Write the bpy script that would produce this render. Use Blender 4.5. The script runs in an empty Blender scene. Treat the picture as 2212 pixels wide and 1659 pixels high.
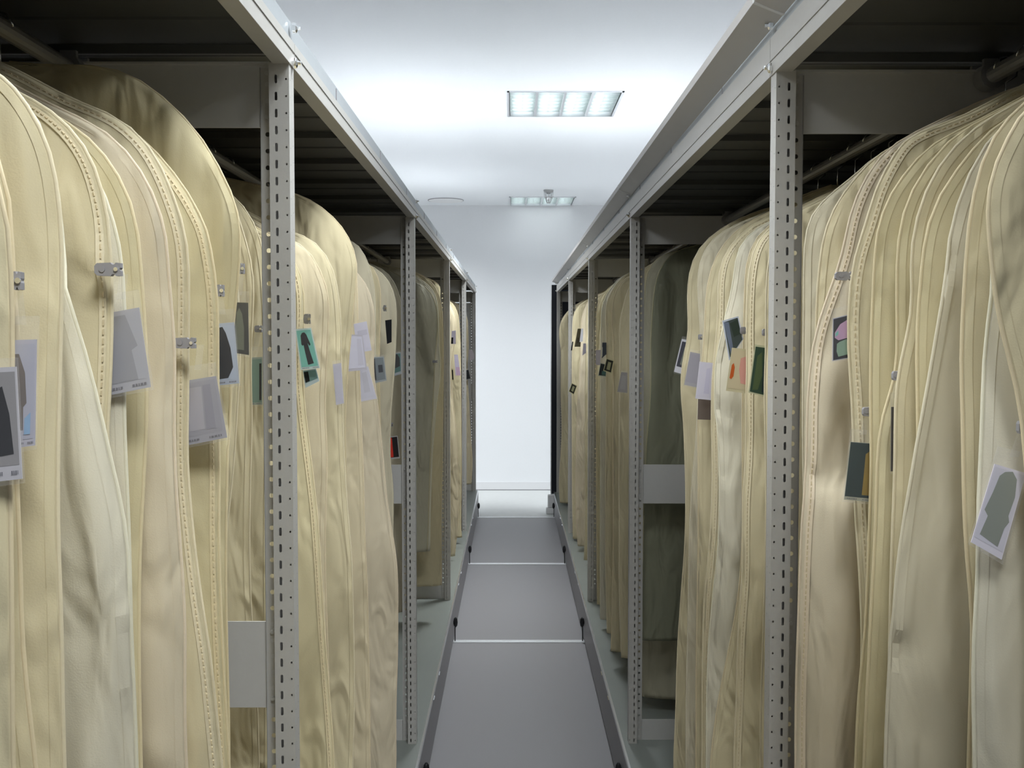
import bpy, math, random
import numpy as np
from mathutils import Vector
random.seed(7)
SC = bpy.context.scene
COL = SC.collection

# ------------------------------------------------------------------ camera
F = 2250.0                      # focal length in pixels of the 2212 x 1659 frame
W_, H_ = 2212.0, 1659.0
CAM_Z = 1.61
PITCH = math.radians(2.58)
def at(u, v, Y):
    """world point seen at pixel (u, v) on the vertical plane at depth Y"""
    dx = (u - W_/2)/F; dy = (H_/2 - v)/F
    d = Vector((dx, math.cos(PITCH) + dy*math.sin(PITCH), -math.sin(PITCH) + dy*math.cos(PITCH)))
    k = Y/d.y
    return Vector((d.x*k, Y, CAM_Z + d.z*k))
cam = bpy.data.cameras.new('camera')
cam.sensor_width = 36.0; cam.lens = F/W_*36.0; cam.clip_start = .05
co = bpy.data.objects.new('camera', cam); COL.objects.link(co)
co.location = (0, 0, CAM_Z); co.rotation_euler = (math.pi/2 - PITCH, 0, 0)
SC.camera = co

# ------------------------------------------------------------------ materials
def nodes(name):
    m = bpy.data.materials.new(name); m.use_nodes = True
    nt = m.node_tree
    return m, nt, nt.nodes['Principled BSDF']
def lin(c):
    return tuple(((x/255.0)/12.92 if x/255.0 <= .04045 else ((x/255.0+.055)/1.055)**2.4) for x in c)
_plain = {}
def plain(name, rgb, rough=.6, metal=0.0, spec=.4):
    if name in _plain: return _plain[name]
    m, nt, b = nodes(name)
    b.inputs['Base Color'].default_value = (*rgb, 1)
    b.inputs['Roughness'].default_value = rough
    b.inputs['Metallic'].default_value = metal
    b.inputs['Specular IOR Level'].default_value = spec
    _plain[name] = m
    return m
def noisy(name, rgb, rough=.6, scale=40, amt=.08, bump=.0, metal=0.0, spec=.4, stretch=(1, 1, 1), bscale=None):
    m, nt, b = nodes(name)
    tc = nt.nodes.new('ShaderNodeTexCoord'); mp = nt.nodes.new('ShaderNodeMapping')
    mp.inputs['Scale'].default_value = stretch
    nt.links.new(tc.outputs['Object'], mp.inputs['Vector'])
    n = nt.nodes.new('ShaderNodeTexNoise'); n.inputs['Scale'].default_value = scale; n.inputs['Detail'].default_value = 4
    nt.links.new(mp.outputs['Vector'], n.inputs['Vector'])
    r = nt.nodes.new('ShaderNodeMapRange')
    r.inputs['To Min'].default_value = 1-amt; r.inputs['To Max'].default_value = 1+amt
    nt.links.new(n.outputs['Fac'], r.inputs['Value'])
    mx = nt.nodes.new('ShaderNodeVectorMath'); mx.operation = 'SCALE'
    mx.inputs[0].default_value = rgb
    nt.links.new(r.outputs['Result'], mx.inputs['Scale'])
    nt.links.new(mx.outputs['Vector'], b.inputs['Base Color'])
    b.inputs['Roughness'].default_value = rough; b.inputs['Metallic'].default_value = metal
    b.inputs['Specular IOR Level'].default_value = spec
    if bump:
        n2 = nt.nodes.new('ShaderNodeTexNoise'); n2.inputs['Scale'].default_value = bscale or scale*3
        n2.inputs['Detail'].default_value = 3
        nt.links.new(mp.outputs['Vector'], n2.inputs['Vector'])
        bp = nt.nodes.new('ShaderNodeBump'); bp.inputs['Strength'].default_value = bump; bp.inputs['Distance'].default_value = .004
        nt.links.new(n2.outputs['Fac'], bp.inputs['Height'])
        nt.links.new(bp.outputs['Normal'], b.inputs['Normal'])
    return m
def fabric(name, rgb, trans=.13):
    """matt non-woven cloth: soft blotches, fine weave, slow vertical creases, a little light passes through"""
    m, nt, b = nodes(name)
    tc = nt.nodes.new('ShaderNodeTexCoord')
    n = nt.nodes.new('ShaderNodeTexNoise'); n.inputs['Scale'].default_value = 5; n.inputs['Detail'].default_value = 3
    nt.links.new(tc.outputs['Object'], n.inputs['Vector'])
    r = nt.nodes.new('ShaderNodeMapRange'); r.inputs['To Min'].default_value = .93; r.inputs['To Max'].default_value = 1.06
    nt.links.new(n.outputs['Fac'], r.inputs['Value'])
    mx = nt.nodes.new('ShaderNodeVectorMath'); mx.operation = 'SCALE'; mx.inputs[0].default_value = tuple(c*k for c, k in zip(rgb, (.905, .893, .785)))
    nt.links.new(r.outputs['Result'], mx.inputs['Scale'])
    mp = nt.nodes.new('ShaderNodeMapping'); mp.inputs['Scale'].default_value = (1, 1, .33)
    nt.links.new(tc.outputs['Object'], mp.inputs['Vector'])
    w1 = nt.nodes.new('ShaderNodeTexNoise'); w1.inputs['Scale'].default_value = 15; w1.inputs['Detail'].default_value = 2.2; w1.inputs['Distortion'].default_value = .8
    nt.links.new(mp.outputs['Vector'], w1.inputs['Vector'])
    w2 = nt.nodes.new('ShaderNodeTexNoise'); w2.inputs['Scale'].default_value = 620; w2.inputs['Detail'].default_value = 2
    nt.links.new(tc.outputs['Object'], w2.inputs['Vector'])
    b1 = nt.nodes.new('ShaderNodeBump'); b1.inputs['Strength'].default_value = .8; b1.inputs['Distance'].default_value = .03
    nt.links.new(w1.outputs['Fac'], b1.inputs['Height'])
    b2 = nt.nodes.new('ShaderNodeBump'); b2.inputs['Strength'].default_value = .18; b2.inputs['Distance'].default_value = .0012
    nt.links.new(w2.outputs['Fac'], b2.inputs['Height']); nt.links.new(b1.outputs['Normal'], b2.inputs['Normal'])
    nt.links.new(mx.outputs['Vector'], b.inputs['Base Color'])
    b.inputs['Roughness'].default_value = .72; b.inputs['Specular IOR Level'].default_value = .22
    b.inputs['Sheen Weight'].default_value = .12
    nt.links.new(b2.outputs['Normal'], b.inputs['Normal'])
    tr = nt.nodes.new('ShaderNodeBsdfTranslucent'); nt.links.new(mx.outputs['Vector'], tr.inputs['Color'])
    mix = nt.nodes.new('ShaderNodeMixShader'); mix.inputs['Fac'].default_value = trans
    nt.links.new(b.outputs['BSDF'], mix.inputs[1]); nt.links.new(tr.outputs['BSDF'], mix.inputs[2])
    nt.links.new(mix.outputs['Shader'], nt.nodes['Material Output'].inputs['Surface'])
    return m
def clear(name, rgb, a):
    m, nt, b = nodes(name)
    b.inputs['Base Color'].default_value = (*rgb, 1); b.inputs['Roughness'].default_value = .25
    t = nt.nodes.new('ShaderNodeBsdfTransparent'); mix = nt.nodes.new('ShaderNodeMixShader'); mix.inputs['Fac'].default_value = a
    nt.links.new(t.outputs['BSDF'], mix.inputs[1]); nt.links.new(b.outputs['BSDF'], mix.inputs[2])
    nt.links.new(mix.outputs['Shader'], nt.nodes['Material Output'].inputs['Surface'])
    return m
def emit(name, rgb, s):
    m, nt, b = nodes(name)
    b.inputs['Base Color'].default_value = (*rgb, 1)
    b.inputs['Emission Color'].default_value = (*rgb, 1); b.inputs['Emission Strength'].default_value = s
    return m

PAINT = noisy('grey_painted_steel', (.51, .495, .465), .42, 90, .03, .04, spec=.45)
PLATE = noisy('grey_plate_steel', (.57, .56, .54), .5, 60, .03, .03)
SHEET = noisy('shade_dark_sheet_steel', (.055, .056, .054), .5, 30, .06)  # shade under the shelf and deep in the rack, put into the colour
SHEETT = noisy('bounce_pale_sheet_top', (.72, .73, .74), .6, 30, .05)  # same sheet's upper face, made pale to bounce lamp light onto the ceiling
LIPM  = noisy('blue_grey_steel', (.40, .43, .45), .4, 30, .04)
DECK  = noisy('deck_green_grey', (.25, .27, .245), .42, 7, .16, .05, stretch=(1, .25, 1))
KICK  = noisy('kick_grey', (.33, .32, .335), .45, 25, .05)
ALU   = plain('brushed_aluminium', (.80, .81, .83), .28, 1.0)
RAILM = plain('bright_rail_aluminium', (.92, .93, .95), .38, .55)
CHROME = plain('chrome', (.86, .87, .88), .12, 1.0)
RODM  = plain('dull_rod_steel', (.42, .42, .42), .34, .6)
BLACK = plain('black_rubber', (.012, .012, .014), .5)
NAVY  = plain('dark_navy_panel', (.008, .011, .02), .45)
WHITE = plain('white_plastic', (.80, .80, .80), .4)
TROUGH = noisy('off_white_trough', (.60, .58, .56), .45, 20, .03)
WALL  = noisy('white_wall_paint', (.80, .81, .825), .8, 60, .015, .05)
CEIL  = noisy('white_ceiling_paint', (.82, .84, .86), .85, 60, .012, .03)
FLOOR_L = noisy('pale_grey_floor', (.60, .61, .60), .5, 18, .05, .02)
FLOOR_D = noisy('grey_vinyl_floor', (.285, .277, .283), .46, 260, .07, .03)
TRIMW = plain('baseboard_white', (.74, .74, .75), .5)
DARKGAP = plain('dark_gap', (.04, .04, .05), .7)
REFLECT = plain('lamp_reflector', (.80, .84, .84), .22, 1.0)
TUBE = emit('lamp_tube', (.92, .99, 1.0), 1.5)
GLASSY = clear('clear_plastic_sleeve', (.78, .78, .80), .07)
GLASSD = clear('smoky_plastic_sleeve', (.36, .33, .31), .55)
CLIPG = plain('grey_clip_plastic', (.30, .29, .30), .45)
CLIPM = plain('steel_clip', (.45, .45, .46), .3, .8)
FAB = {
 'cream':  fabric('cream_cloth',  (.80, .71, .525)),
 'yellow': fabric('yellow_cream_cloth', (.80, .71, .50)),
 'white':  fabric('off_white_cloth', (.83, .78, .695)),
 'pink':   fabric('pinkish_cream_cloth', (.82, .725, .60)),
 'tan':    fabric('tan_cream_cloth', (.74, .655, .48)),
 'peach':  fabric('peach_cloth', (.80, .70, .54)),
 'sage':   fabric('sage_grey_cloth', (.76, .695, .58)),
 'grey':   fabric('grey_green_translucent_cloth', (.31, .315, .25), .1),
 'satin':  fabric('grey_beige_satin_cloth', (.58, .55, .46), .1),
}
PIPE = {k: noisy(k+'_piping_tape', tuple(c*k for c, k in zip(v, (.94, .92, .82))), .65, 300, .05) for k, v in
        {'cream': (.76, .68, .52), 'yellow': (.76, .66, .46), 'white': (.80, .77, .66), 'pink': (.79, .68, .56), 'tan': (.71, .61, .44),
         'peach': (.77, .66, .50), 'sage': (.70, .645, .53), 'grey': (.50, .47, .33), 'satin': (.60, .54, .38)}.items()}

# ------------------------------------------------------------------ mesh helpers
class MB:
    def __init__(s): s.v = []; s.f = []; s.m = []
    def add(s, verts, faces, mi=0):
        o = len(s.v); s.v += [tuple(p) for p in verts]
        s.f += [tuple(i+o for i in f) for f in faces]; s.m += [mi]*len(faces)
    def box(s, a, b, mi=0, bev=0.0):
        x0, x1 = sorted((a[0], b[0])); y0, y1 = sorted((a[1], b[1])); z0, z1 = sorted((a[2], b[2]))
        s.add([(x0,y0,z0),(x1,y0,z0),(x1,y1,z0),(x0,y1,z0),(x0,y0,z1),(x1,y0,z1),(x1,y1,z1),(x0,y1,z1)],
              [(3,2,1,0),(4,5,6,7),(0,1,5,4),(1,2,6,5),(2,3,7,6),(3,0,4,7)], mi)
    def extrude_y(s, prof, y0, y1, mi=0):
        """closed profile in x,z swept along y"""
        n = len(prof)
        vs = [(p[0], y0, p[1]) for p in prof] + [(p[0], y1, p[1]) for p in prof]
        fs = [(i, (i+1) % n, n+(i+1) % n, n+i) for i in range(n)] + [tuple(range(n-1, -1, -1)), tuple(range(n, 2*n))]
        s.add(vs, fs, mi)
    def tube(s, pts, r, n=8, mi=0, cap=True):
        pts = [Vector(p) for p in pts]; rs = r if isinstance(r, (list, tuple)) else [r]*len(pts)
        rings = []
        prev = None
        for i, p in enumerate(pts):
            d = (pts[min(i+1, len(pts)-1)] - pts[max(i-1, 0)]).normalized()
            if prev is None:
                a = d.orthogonal().normalized()
            else:
                a = (prev - d*prev.dot(d)); a = a.normalized() if a.length > 1e-6 else d.orthogonal().normalized()
            prev = a; b = d.cross(a)
            rings.append([p + (a*math.cos(2*math.pi*k/n) + b*math.sin(2*math.pi*k/n))*rs[i] for k in range(n)])
        vs = [q for ring in rings for q in ring]; fs = []
        for i in range(len(pts)-1):
            for k in range(n):
                fs.append((i*n+k, i*n+(k+1) % n, (i+1)*n+(k+1) % n, (i+1)*n+k))
        if cap: fs += [tuple(range(n-1, -1, -1)), tuple((len(pts)-1)*n+k for k in range(n))]
        s.add(vs, fs, mi)
    def lathe(s, c, prof, n=24, mi=0):
        """profile (r, z) about a vertical axis through c"""
        vs = [(c[0]+r*math.cos(2*math.pi*k/n), c[1]+r*math.sin(2*math.pi*k/n), c[2]+z) for r, z in prof for k in range(n)]
        fs = [(i*n+k, i*n+(k+1) % n, (i+1)*n+(k+1) % n, (i+1)*n+k) for i in range(len(prof)-1) for k in range(n)]
        fs += [tuple(range(n-1, -1, -1)), tuple((len(prof)-1)*n+k for k in range(n))]
        s.add(vs, fs, mi)
    def perforated(s, org, wdir, w, zs0, zs1, pitch, a, b, mi=0, zoff=0.0):
        """a vertical sheet strip with one slot or hole per pitch"""
        org = Vector(org); wdir = Vector(wdir); zdir = Vector((0, 0, 1))
        n = int((zs1-zs0)/pitch)
        hol = [(-.45*a,-b),(.45*a,-b),(a,-b+.55*a),(a,b-.55*a),(.45*a,b),(-.45*a,b),(-a,b-.55*a),(-a,-b+.55*a)]
        def P(x, z): return org + wdir*x + zdir*z
        z = zs0
        ps = []
        for i in range(n):
            zc = z + pitch/2 + zoff
            vs = [P(0,z),P(w,z),P(w,z+pitch),P(0,z+pitch)] + [P(w/2+hx, zc+hz) for hx, hz in hol]
            s.add(vs, [(0,1,5,4),(1,6,5),(1,2,7,6),(2,8,7),(2,3,9,8),(3,10,9),(3,0,11,10),(0,4,11)], mi)
            z += pitch
        if z < zs1-1e-4:
            s.add([P(0,z),P(w,z),P(w,zs1),P(0,zs1)], [(0,1,2,3)], mi)
    def build(s, name, mat, parent=None, smooth=False, bevel=0.0):
        me = bpy.data.meshes.new(name)
        org = parent.matrix_basis.translation.copy() if parent is not None and parent.parent is None else Vector((0, 0, 0))
        if parent is not None and parent.parent is not None: org = parent.parent.matrix_basis.translation.copy()
        if parent is None:
            org = Vector((sum(v[0] for v in s.v)/len(s.v), sum(v[1] for v in s.v)/len(s.v), min(v[2] for v in s.v)))
        me.from_pydata([(v[0]-org.x, v[1]-org.y, v[2]-org.z) for v in s.v], [], s.f)
        mats = mat if isinstance(mat, (list, tuple)) else [mat]
        for m in mats: me.materials.append(m)
        if len(mats) > 1:
            for p, i in zip(me.polygons, s.m): p.material_index = i
        if smooth:
            for p in me.polygons: p.use_smooth = True
        me.update()
        o = bpy.data.objects.new(name, me); COL.objects.link(o)
        if parent is not None: o.parent = parent
        else: o.location = org
        if bevel:
            bm = o.modifiers.new('bevel', 'BEVEL'); bm.width = bevel; bm.segments = 2; bm.limit_method = 'ANGLE'
        return o
def thing(name, label, cat, loc, group=None):
    o = bpy.data.objects.new(name, None); COL.objects.link(o)
    o.empty_display_size = .05
    o.location = loc; o['label'] = label; o['category'] = cat
    if group: o['group'] = group
    return o
def tag(o, label, cat, group=None):
    o['label'] = label; o['category'] = cat
    if group: o['group'] = group
    return o
def struct(o):
    o['kind'] = 'structure'; return o

# ------------------------------------------------------------------ room
CZ = 2.98                       # ceiling
Y_BACK = 10.92; Y_FRONT = -5.0; X_L = -3.1; X_R = 3.3
LAMP = .655
LAMPS = [(.30, 10.58), (-1.32, 9.15), (1.92, 9.15)] + [(x, y) for y in (6.20, 1.75, -.15) for x in (.30, -1.32, 1.92)]
TRACKS = [3.56, 5.44, 7.33, 9.24]
m = MB()
m.add([(X_L,Y_FRONT,0),(X_R,Y_FRONT,0),(X_R,9.24,0),(X_L,9.24,0),(X_R,Y_BACK,0),(X_L,Y_BACK,0)], [(0,1,2,3)], 0)
m.add([(X_L,9.24,0),(X_R,9.24,0),(X_R,Y_BACK,0),(X_L,Y_BACK,0)], [(0,1,2,3)], 1)
m.add([(X_L,Y_FRONT,-.1),(X_R,Y_FRONT,-.1),(X_R,Y_BACK,-.1),(X_L,Y_BACK,-.1)], [(3,2,1,0)], 0)
f_ = struct(m.build('floor', [FLOOR_D, FLOOR_L]))
m = MB(); m.box((X_L-.1, Y_BACK, 0), (X_R+.1, Y_BACK+.1, CZ)); struct(m.build('wall_back', WALL))
m = MB(); m.box((X_L-.1, Y_FRONT, 0), (X_L, Y_BACK, CZ)); struct(m.build('wall_left', WALL))
m = MB(); m.box((X_R, Y_FRONT, 0), (X_R+.1, Y_BACK, CZ)); struct(m.build('wall_right', WALL))
m = MB(); m.box((X_L-.1, Y_FRONT-.1, 0), (X_R+.1, Y_FRONT, CZ)); struct(m.build('wall_front', WALL))
# ceiling with an opening for each recessed lamp
xs = sorted({X_L, X_R} | {x+s*LAMP/2 for x, y in LAMPS for s in (-1, 1)})
ys = sorted({Y_FRONT, Y_BACK} | {min(y+s*LAMP/2, Y_BACK) for x, y in LAMPS for s in (-1, 1)})
m = MB()
for i in range(len(xs)-1):
    for j in range(len(ys)-1):
        cx, cy = (xs[i]+xs[i+1])/2, (ys[j]+ys[j+1])/2
        if any(abs(cx-x) < LAMP/2 and abs(cy-y) < LAMP/2 for x, y in LAMPS): continue
        m.add([(xs[i],ys[j],CZ),(xs[i+1],ys[j],CZ),(xs[i+1],ys[j+1],CZ),(xs[i],ys[j+1],CZ)], [(3,2,1,0)])
m.add([(X_L,Y_FRONT,CZ+.14),(X_R,Y_FRONT,CZ+.14),(X_R,Y_BACK,CZ+.14),(X_L,Y_BACK,CZ+.14)], [(0,1,2,3)])
struct(m.build('ceiling', CEIL))
m = MB(); m.box((X_L, Y_BACK-.014, .006), (X_R, Y_BACK, .086)); m.box((X_L, Y_BACK-.012, 0), (X_R, Y_BACK, .006), 1)
struct(m.build('baseboard_back', [TRIMW, DARKGAP]))

# aluminium floor tracks (the racks roll on them, across the aisle)
tn = {3.56: 'aluminium floor rail between the near uprights, below the photo edge', 5.44: 'nearest bright aluminium floor rail crossing the aisle',
      7.33: 'aluminium floor rail crossing the aisle, second of three from the front', 9.24: 'farthest aluminium floor rail where the grey floor turns pale'}
for y in TRACKS[1:]:
    m = MB()
    m.extrude_y([(X_L+.05, 0), (X_R-.05, 0), (X_R-.05, .0045), (X_L+.05, .0045)], y-.020, y-.006)
    m.extrude_y([(X_L+.05, 0), (X_R-.05, 0), (X_R-.05, .0025), (X_L+.05, .0025)], y-.006, y+.006)
    m.extrude_y([(X_L+.05, 0), (X_R-.05, 0), (X_R-.05, .0045), (X_L+.05, .0045)], y+.006, y+.020)
    tag(m.build('floor_rail', RAILM), tn[y], 'rail', 'floor rails across the aisle')

# ------------------------------------------------------------------ ceiling lamps
def make_lamp(x, y, label):
    t = thing('ceiling_lamp', label, 'lamp', (x, y, CZ), 'recessed louvre lamps in the ceiling')
    h = LAMP/2
    m = MB()                                            # rim and housing
    w = .012
    for a, b in (((x-h,y-h),(x+h,y-h+w)), ((x-h,y+h-w),(x+h,y+h)), ((x-h,y-h),(x-h+w,y+h)), ((x+h-w,y-h),(x+h,y+h))):
        m.box((*a, CZ-.006), (*b, CZ+.095))
    m.box((x-h, y-h, CZ+.095), (x+h, y+h, CZ+.10))
    m.build('frame', ALU, t)
    cw = (LAMP-2*w)/4
    for c in range(4):
        x0 = x-h+w+c*cw; xc = x0+cw/2
        m = MB(); N = 10; pr = []
        for k in range(N+1):
            s = -1+2*k/N
            pr.append((xc+s*(cw/2-.004), CZ+.075-.072*s*s))
        vs = [(p[0], y-h+w, p[1]) for p in pr]+[(p[0], y+h-w, p[1]) for p in pr]
        m.add(vs, [(k, k+1, N+2+k, N+1+k) for k in range(N)])
        m.build('reflector', REFLECT, t, smooth=True)
        m = MB(); m.tube([(xc, y-h+.03, CZ+.055), (xc, y+h-.03, CZ+.055)], .013, 10)
        m.build('tube', TUBE, t, smooth=True)
        m = MB()
        for k in range(6):
            yy = y-h+w+(k+1)*(LAMP-2*w)/7
            m.extrude_y([(x0+.006, CZ+.002), (x0+cw-.006, CZ+.002), (x0+cw-.02, CZ+.034), (x0+.02, CZ+.034)], yy-.0015, yy+.0015)
        m.box((xc-.002, y-h+w, CZ+.030), (xc+.002, y+h-w, CZ+.034))
        m.build('louvre', REFLECT, t)
        if c:
            m = MB(); m.box((x0-.007, y-h+w, CZ-.004), (x0+.007, y+h-w, CZ+.006)); m.build('divider', ALU, t)
    l = bpy.data.lights.new('lamp_light', 'AREA'); l.shape = 'RECTANGLE'; l.size = LAMP-.06; l.size_y = LAMP-.06
    l.energy = LAMP_W*{(.30, 10.58): .012, (.30, 6.20): .82, (.30, 1.75): .50, (.30, -.15): .66}.get((x, y), {9.15: 1.15, 6.2: 1.3, 1.75: .8, -.15: .6}.get(y, 1.0)); l.color = (.925, .97, 1.0); l.spread = math.radians(150)
    lo = bpy.data.objects.new('lamp_light', l); COL.objects.link(lo); lo.location = (x, y, CZ-.008)
    return t
LAMP_W = 30.0
LN = {(.30, 10.58): 'louvred ceiling lamp at the far wall, behind the small sensor', (.30, 6.20): 'large louvred ceiling lamp above the middle of the aisle',
      (.30, 1.75): 'louvred ceiling lamp above the aisle, just over the photo edge', (.30, -.15): 'louvred ceiling lamp above the aisle, behind the viewer'}
ROWN = {9.15: 'far end', 6.20: 'middle of the rack', 1.75: 'near end of the rack', -.15: 'room end behind the viewer'}
for x, y in LAMPS:
    lab = LN.get((x, y)) or 'louvred ceiling lamp over the %s rack at the %s' % ('left' if x < 0 else 'right', ROWN[y])
    make_lamp(x, y, lab)

# small ceiling sensor and round ceiling panel
p = at(1185, 414, 9.79)
t = thing('ceiling_sensor', 'small steel ceiling sensor with wire cage in front of the far lamp', 'sensor', (p.x, 9.79, CZ-.125))
m = MB(); m.lathe((p.x, 9.79, CZ), [(.046, 0), (.046, -.012), (.036, -.022), (.02, -.026)], 24); m.build('base', RODM, t)
m = MB(); m.lathe((p.x, 9.79, CZ), [(.020, -.026), (.024, -.05), (.02, -.085), (.012, -.1)], 16); m.build('sensor_head', CHROME, t, smooth=True)
m = MB()
for k in range(8):
    a = 2*math.pi*k/8; c, s = math.cos(a), math.sin(a)
    m.tube([(p.x+.042*c, 9.79+.042*s, CZ-.012), (p.x+.036*c, 9.79+.036*s, CZ-.07), (p.x+.016*c, 9.79+.016*s, CZ-.118)], .0022, 5)
m.tube([(p.x+.036*math.cos(2*math.pi*k/16), 9.79+.036*math.sin(2*math.pi*k/16), CZ-.07) for k in range(17)], .0022, 5, cap=False)
m.lathe((p.x, 9.79, CZ-.122), [(.018, 0), (.018, .008)], 12)
m.build('wire_cage', RODM, t)
p = at(963, 439, 10.5)
t = thing('ceiling_disc', 'flat round white panel on the ceiling near the far wall', 'ceiling panel', (p.x, 10.5, CZ-.012))
m = MB(); m.lathe((p.x, 10.5, CZ), [(.175, 0), (.175, -.006), (.16, -.012), (.15, -.012)], 40); m.build('cover', WHITE, t)
m = MB(); m.tube([(p.x+.176*math.cos(2*math.pi*k/48), 10.5+.176*math.sin(2*math.pi*k/48), CZ-.004) for k in range(49)], .004, 6, cap=False); m.build('rim', KICK, t)

# ------------------------------------------------------------------ mobile racks
Z0 = .204                        # deck
ZB = CAM_Z + .404                # underside of the top beam
DEPTH = .65
def make_rack(side, qf, qlip, YS, qrod, zrod, label):
    S = side
    def X(q): return S*q
    y0 = YS[0]-.05; y1 = YS[-1]+.012
    t = thing('mobile_rack', label, 'rack', (X(qf+DEPTH/2), (y0+y1)/2, 0))
    qb = qf+DEPTH
    # --- uprights
    for yb in YS:
        ya = yb-.033
        m = MB()
        zt = ZB+.002
        m.perforated((X(qf), ya, 0), (S, 0, 0), .009, Z0, zt, .025, .0013, .0015, 0)
        m.perforated((X(qf+.009), ya, 0), (S, 0, 0), .021, Z0, zt, .025, .0019, .0062, 0)
        m.perforated((X(qf), ya, 0), (0, 1, 0), .0165, Z0, zt, .025, .0007, .0009, 0)
        m.perforated((X(qf), ya+.0165, 0), (0, 1, 0), .0165, Z0, zt, .025, .0007, .0009, 0, .006)
        m.add([(X(qf), yb, Z0), (X(qf+.03), yb, Z0), (X(qf+.03), yb, zt), (X(qf), yb, zt)], [(0,1,2,3)])
        m.add([(X(qf+.03), ya, Z0), (X(qf+.03), yb, Z0), (X(qf+.03), yb, zt), (X(qf+.03), ya, zt)], [(0,1,2,3)])
        m.perforated((X(qf+.03), yb, 0), (S, 0, 0), .020, Z0, zt, .025, .0034, .0034, 0)
        m.add([(X(qf+.05), yb, Z0), (X(qf+.05), yb-.004, Z0), (X(qf+.05), yb-.004, zt), (X(qf+.05), yb, zt)], [(0,1,2,3)])
        m.box((X(qf+.001), ya+.001, Z0-.004), (X(qf+.029), yb-.001, Z0+.002))
        m.build('upright', PAINT, t)
        m = MB(); m.box((X(qb-.03), ya, Z0), (X(qb), yb, zt)); m.box((X(qb-.05), yb-.003, Z0), (X(qb-.03), yb, zt)); m.build('upright', PAINT, t)
        # plates between front and rear upright
        for za, zb in ((CAM_Z+.317, CAM_Z+.4125), (CAM_Z-.575, CAM_Z-.440), (Z0, Z0+.072)):
            m = MB(); m.box((X(qf+.034), yb+.0012, za), (X(qb-.034), yb+.004, zb))
            if za > 1.9: m.box((X(qf+.034), yb-.012, zb-.003), (X(qb-.034), yb+.004, zb))
            for zz in ((za+.015, zb-.015) if zb-za > .08 else ()):
                m.tube([(X(qf+.040), yb-.004, zz), (X(qf+.040), yb+.001, zz)], .0035, 8)
            m.build('side_plate', PLATE, t)
        # bolts on the aisle side
        for zz in ((.410, .462) if S < 0 else (.415, .480)):
            m = MB(); m.tube([(X(qf-.002), yb-.012, CAM_Z+zz), (X(qf-.007), yb-.012, CAM_Z+zz), (X(qf-.009), yb-.012, CAM_Z+zz)], [.0075, .0075, .004], 6)
            m.tube([(X(qf-.009), yb-.012, CAM_Z+zz), (X(qf-.014), yb-.012, CAM_Z+zz)], .003, 6)
            m.build('bolt', CHROME, t)
    # --- beams, lips and ribbed top sheets, one per bay
    for i in range(len(YS)-1):
        a, b = YS[i]+.001, YS[i+1]-.001
        if i == 0: a = y0
        ht = .442 if S < 0 else .463
        m = MB(); m.extrude_y([(X(qf-.002), ZB), (X(qf+.024), ZB), (X(qf+.024), CAM_Z+ht), (X(qf-.002), CAM_Z+ht)], a, b)
        m.box((X(qf-.0035), a, ZB+.022), (X(qf-.002), b, ZB+.0228))
        m.build('top_beam', PAINT, t, bevel=.0015)
        hl = .473 if S < 0 else .492
        m = MB(); m.box((X(qf+.003), a, CAM_Z+ht), (X(qf+.018), b, CAM_Z+hl))
        for k in range(3):
            yy = a+(b-a)*(k+.6)/3
            m.box((X(qf+.0015), yy, CAM_Z+ht+.001), (X(qf+.003), yy+.006, CAM_Z+hl-.004), 1)
        m.build('top_lip', [LIPM, KICK], t)
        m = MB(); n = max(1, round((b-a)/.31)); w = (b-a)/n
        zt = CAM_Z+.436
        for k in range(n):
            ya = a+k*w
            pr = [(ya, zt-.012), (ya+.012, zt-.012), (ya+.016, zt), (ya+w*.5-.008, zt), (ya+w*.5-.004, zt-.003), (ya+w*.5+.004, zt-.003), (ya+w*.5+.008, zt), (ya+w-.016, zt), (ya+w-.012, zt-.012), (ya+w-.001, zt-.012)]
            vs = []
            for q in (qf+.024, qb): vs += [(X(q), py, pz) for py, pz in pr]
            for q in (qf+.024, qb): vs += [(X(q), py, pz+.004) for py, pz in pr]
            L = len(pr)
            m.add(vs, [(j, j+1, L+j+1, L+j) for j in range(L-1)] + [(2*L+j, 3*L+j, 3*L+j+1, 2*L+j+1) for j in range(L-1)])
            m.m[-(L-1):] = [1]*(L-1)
        m.build('top_shelf', [SHEET, SHEETT], t)  # underside coloured as shade, upper face pale for the ceiling bounce
        # hanging rail with brackets at the frames
        m = MB(); m.tube([(X(qrod), max(a, y0)+.02, zrod), (X(qrod), b-.02, zrod)], .0125, 14); m.build('hanging_rail', RODM, t, smooth=False)
        for yy, dy in ((a+.02, -1), (b-.02, 1)):
            m = MB(); m.tube([(X(qrod), yy-dy*.012, zrod), (X(qrod), yy+dy*.016, zrod)], .021, 12)
            m.box((X(qrod-.012), yy-.004, zrod+.01), (X(qrod+.012), yy+.004, zt-.01)); m.build('rail_bracket', RODM, t)
    # --- rear beam + back sheet, added dark to stand in for the deep shade
    m = MB(); m.box((X(qb-.024), y0, ZB), (X(qb), y1, CAM_Z+.44)); m.build('rear_beam', PAINT, t)
    m = MB(); m.box((X(qb+.001), y0, Z0), (X(qb+.004), y1, CAM_Z+.44)); m.build('shade_back_panel', SHEET, t)
    # --- carriage
    m = MB(); m.box((X(qlip+.004), y0, Z0-.012), (X(qb), y1, Z0)); m.build('deck', DECK, t)
    m = MB(); m.box((X(qlip+.001), y0, .012), (X(qlip+.005), y1, Z0-.006)); m.box((X(qlip+.012), y0, .003), (X(qlip+.016), y1, .03), 1)
    m.build('kick_plate', [KICK, BLACK], t)
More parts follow.
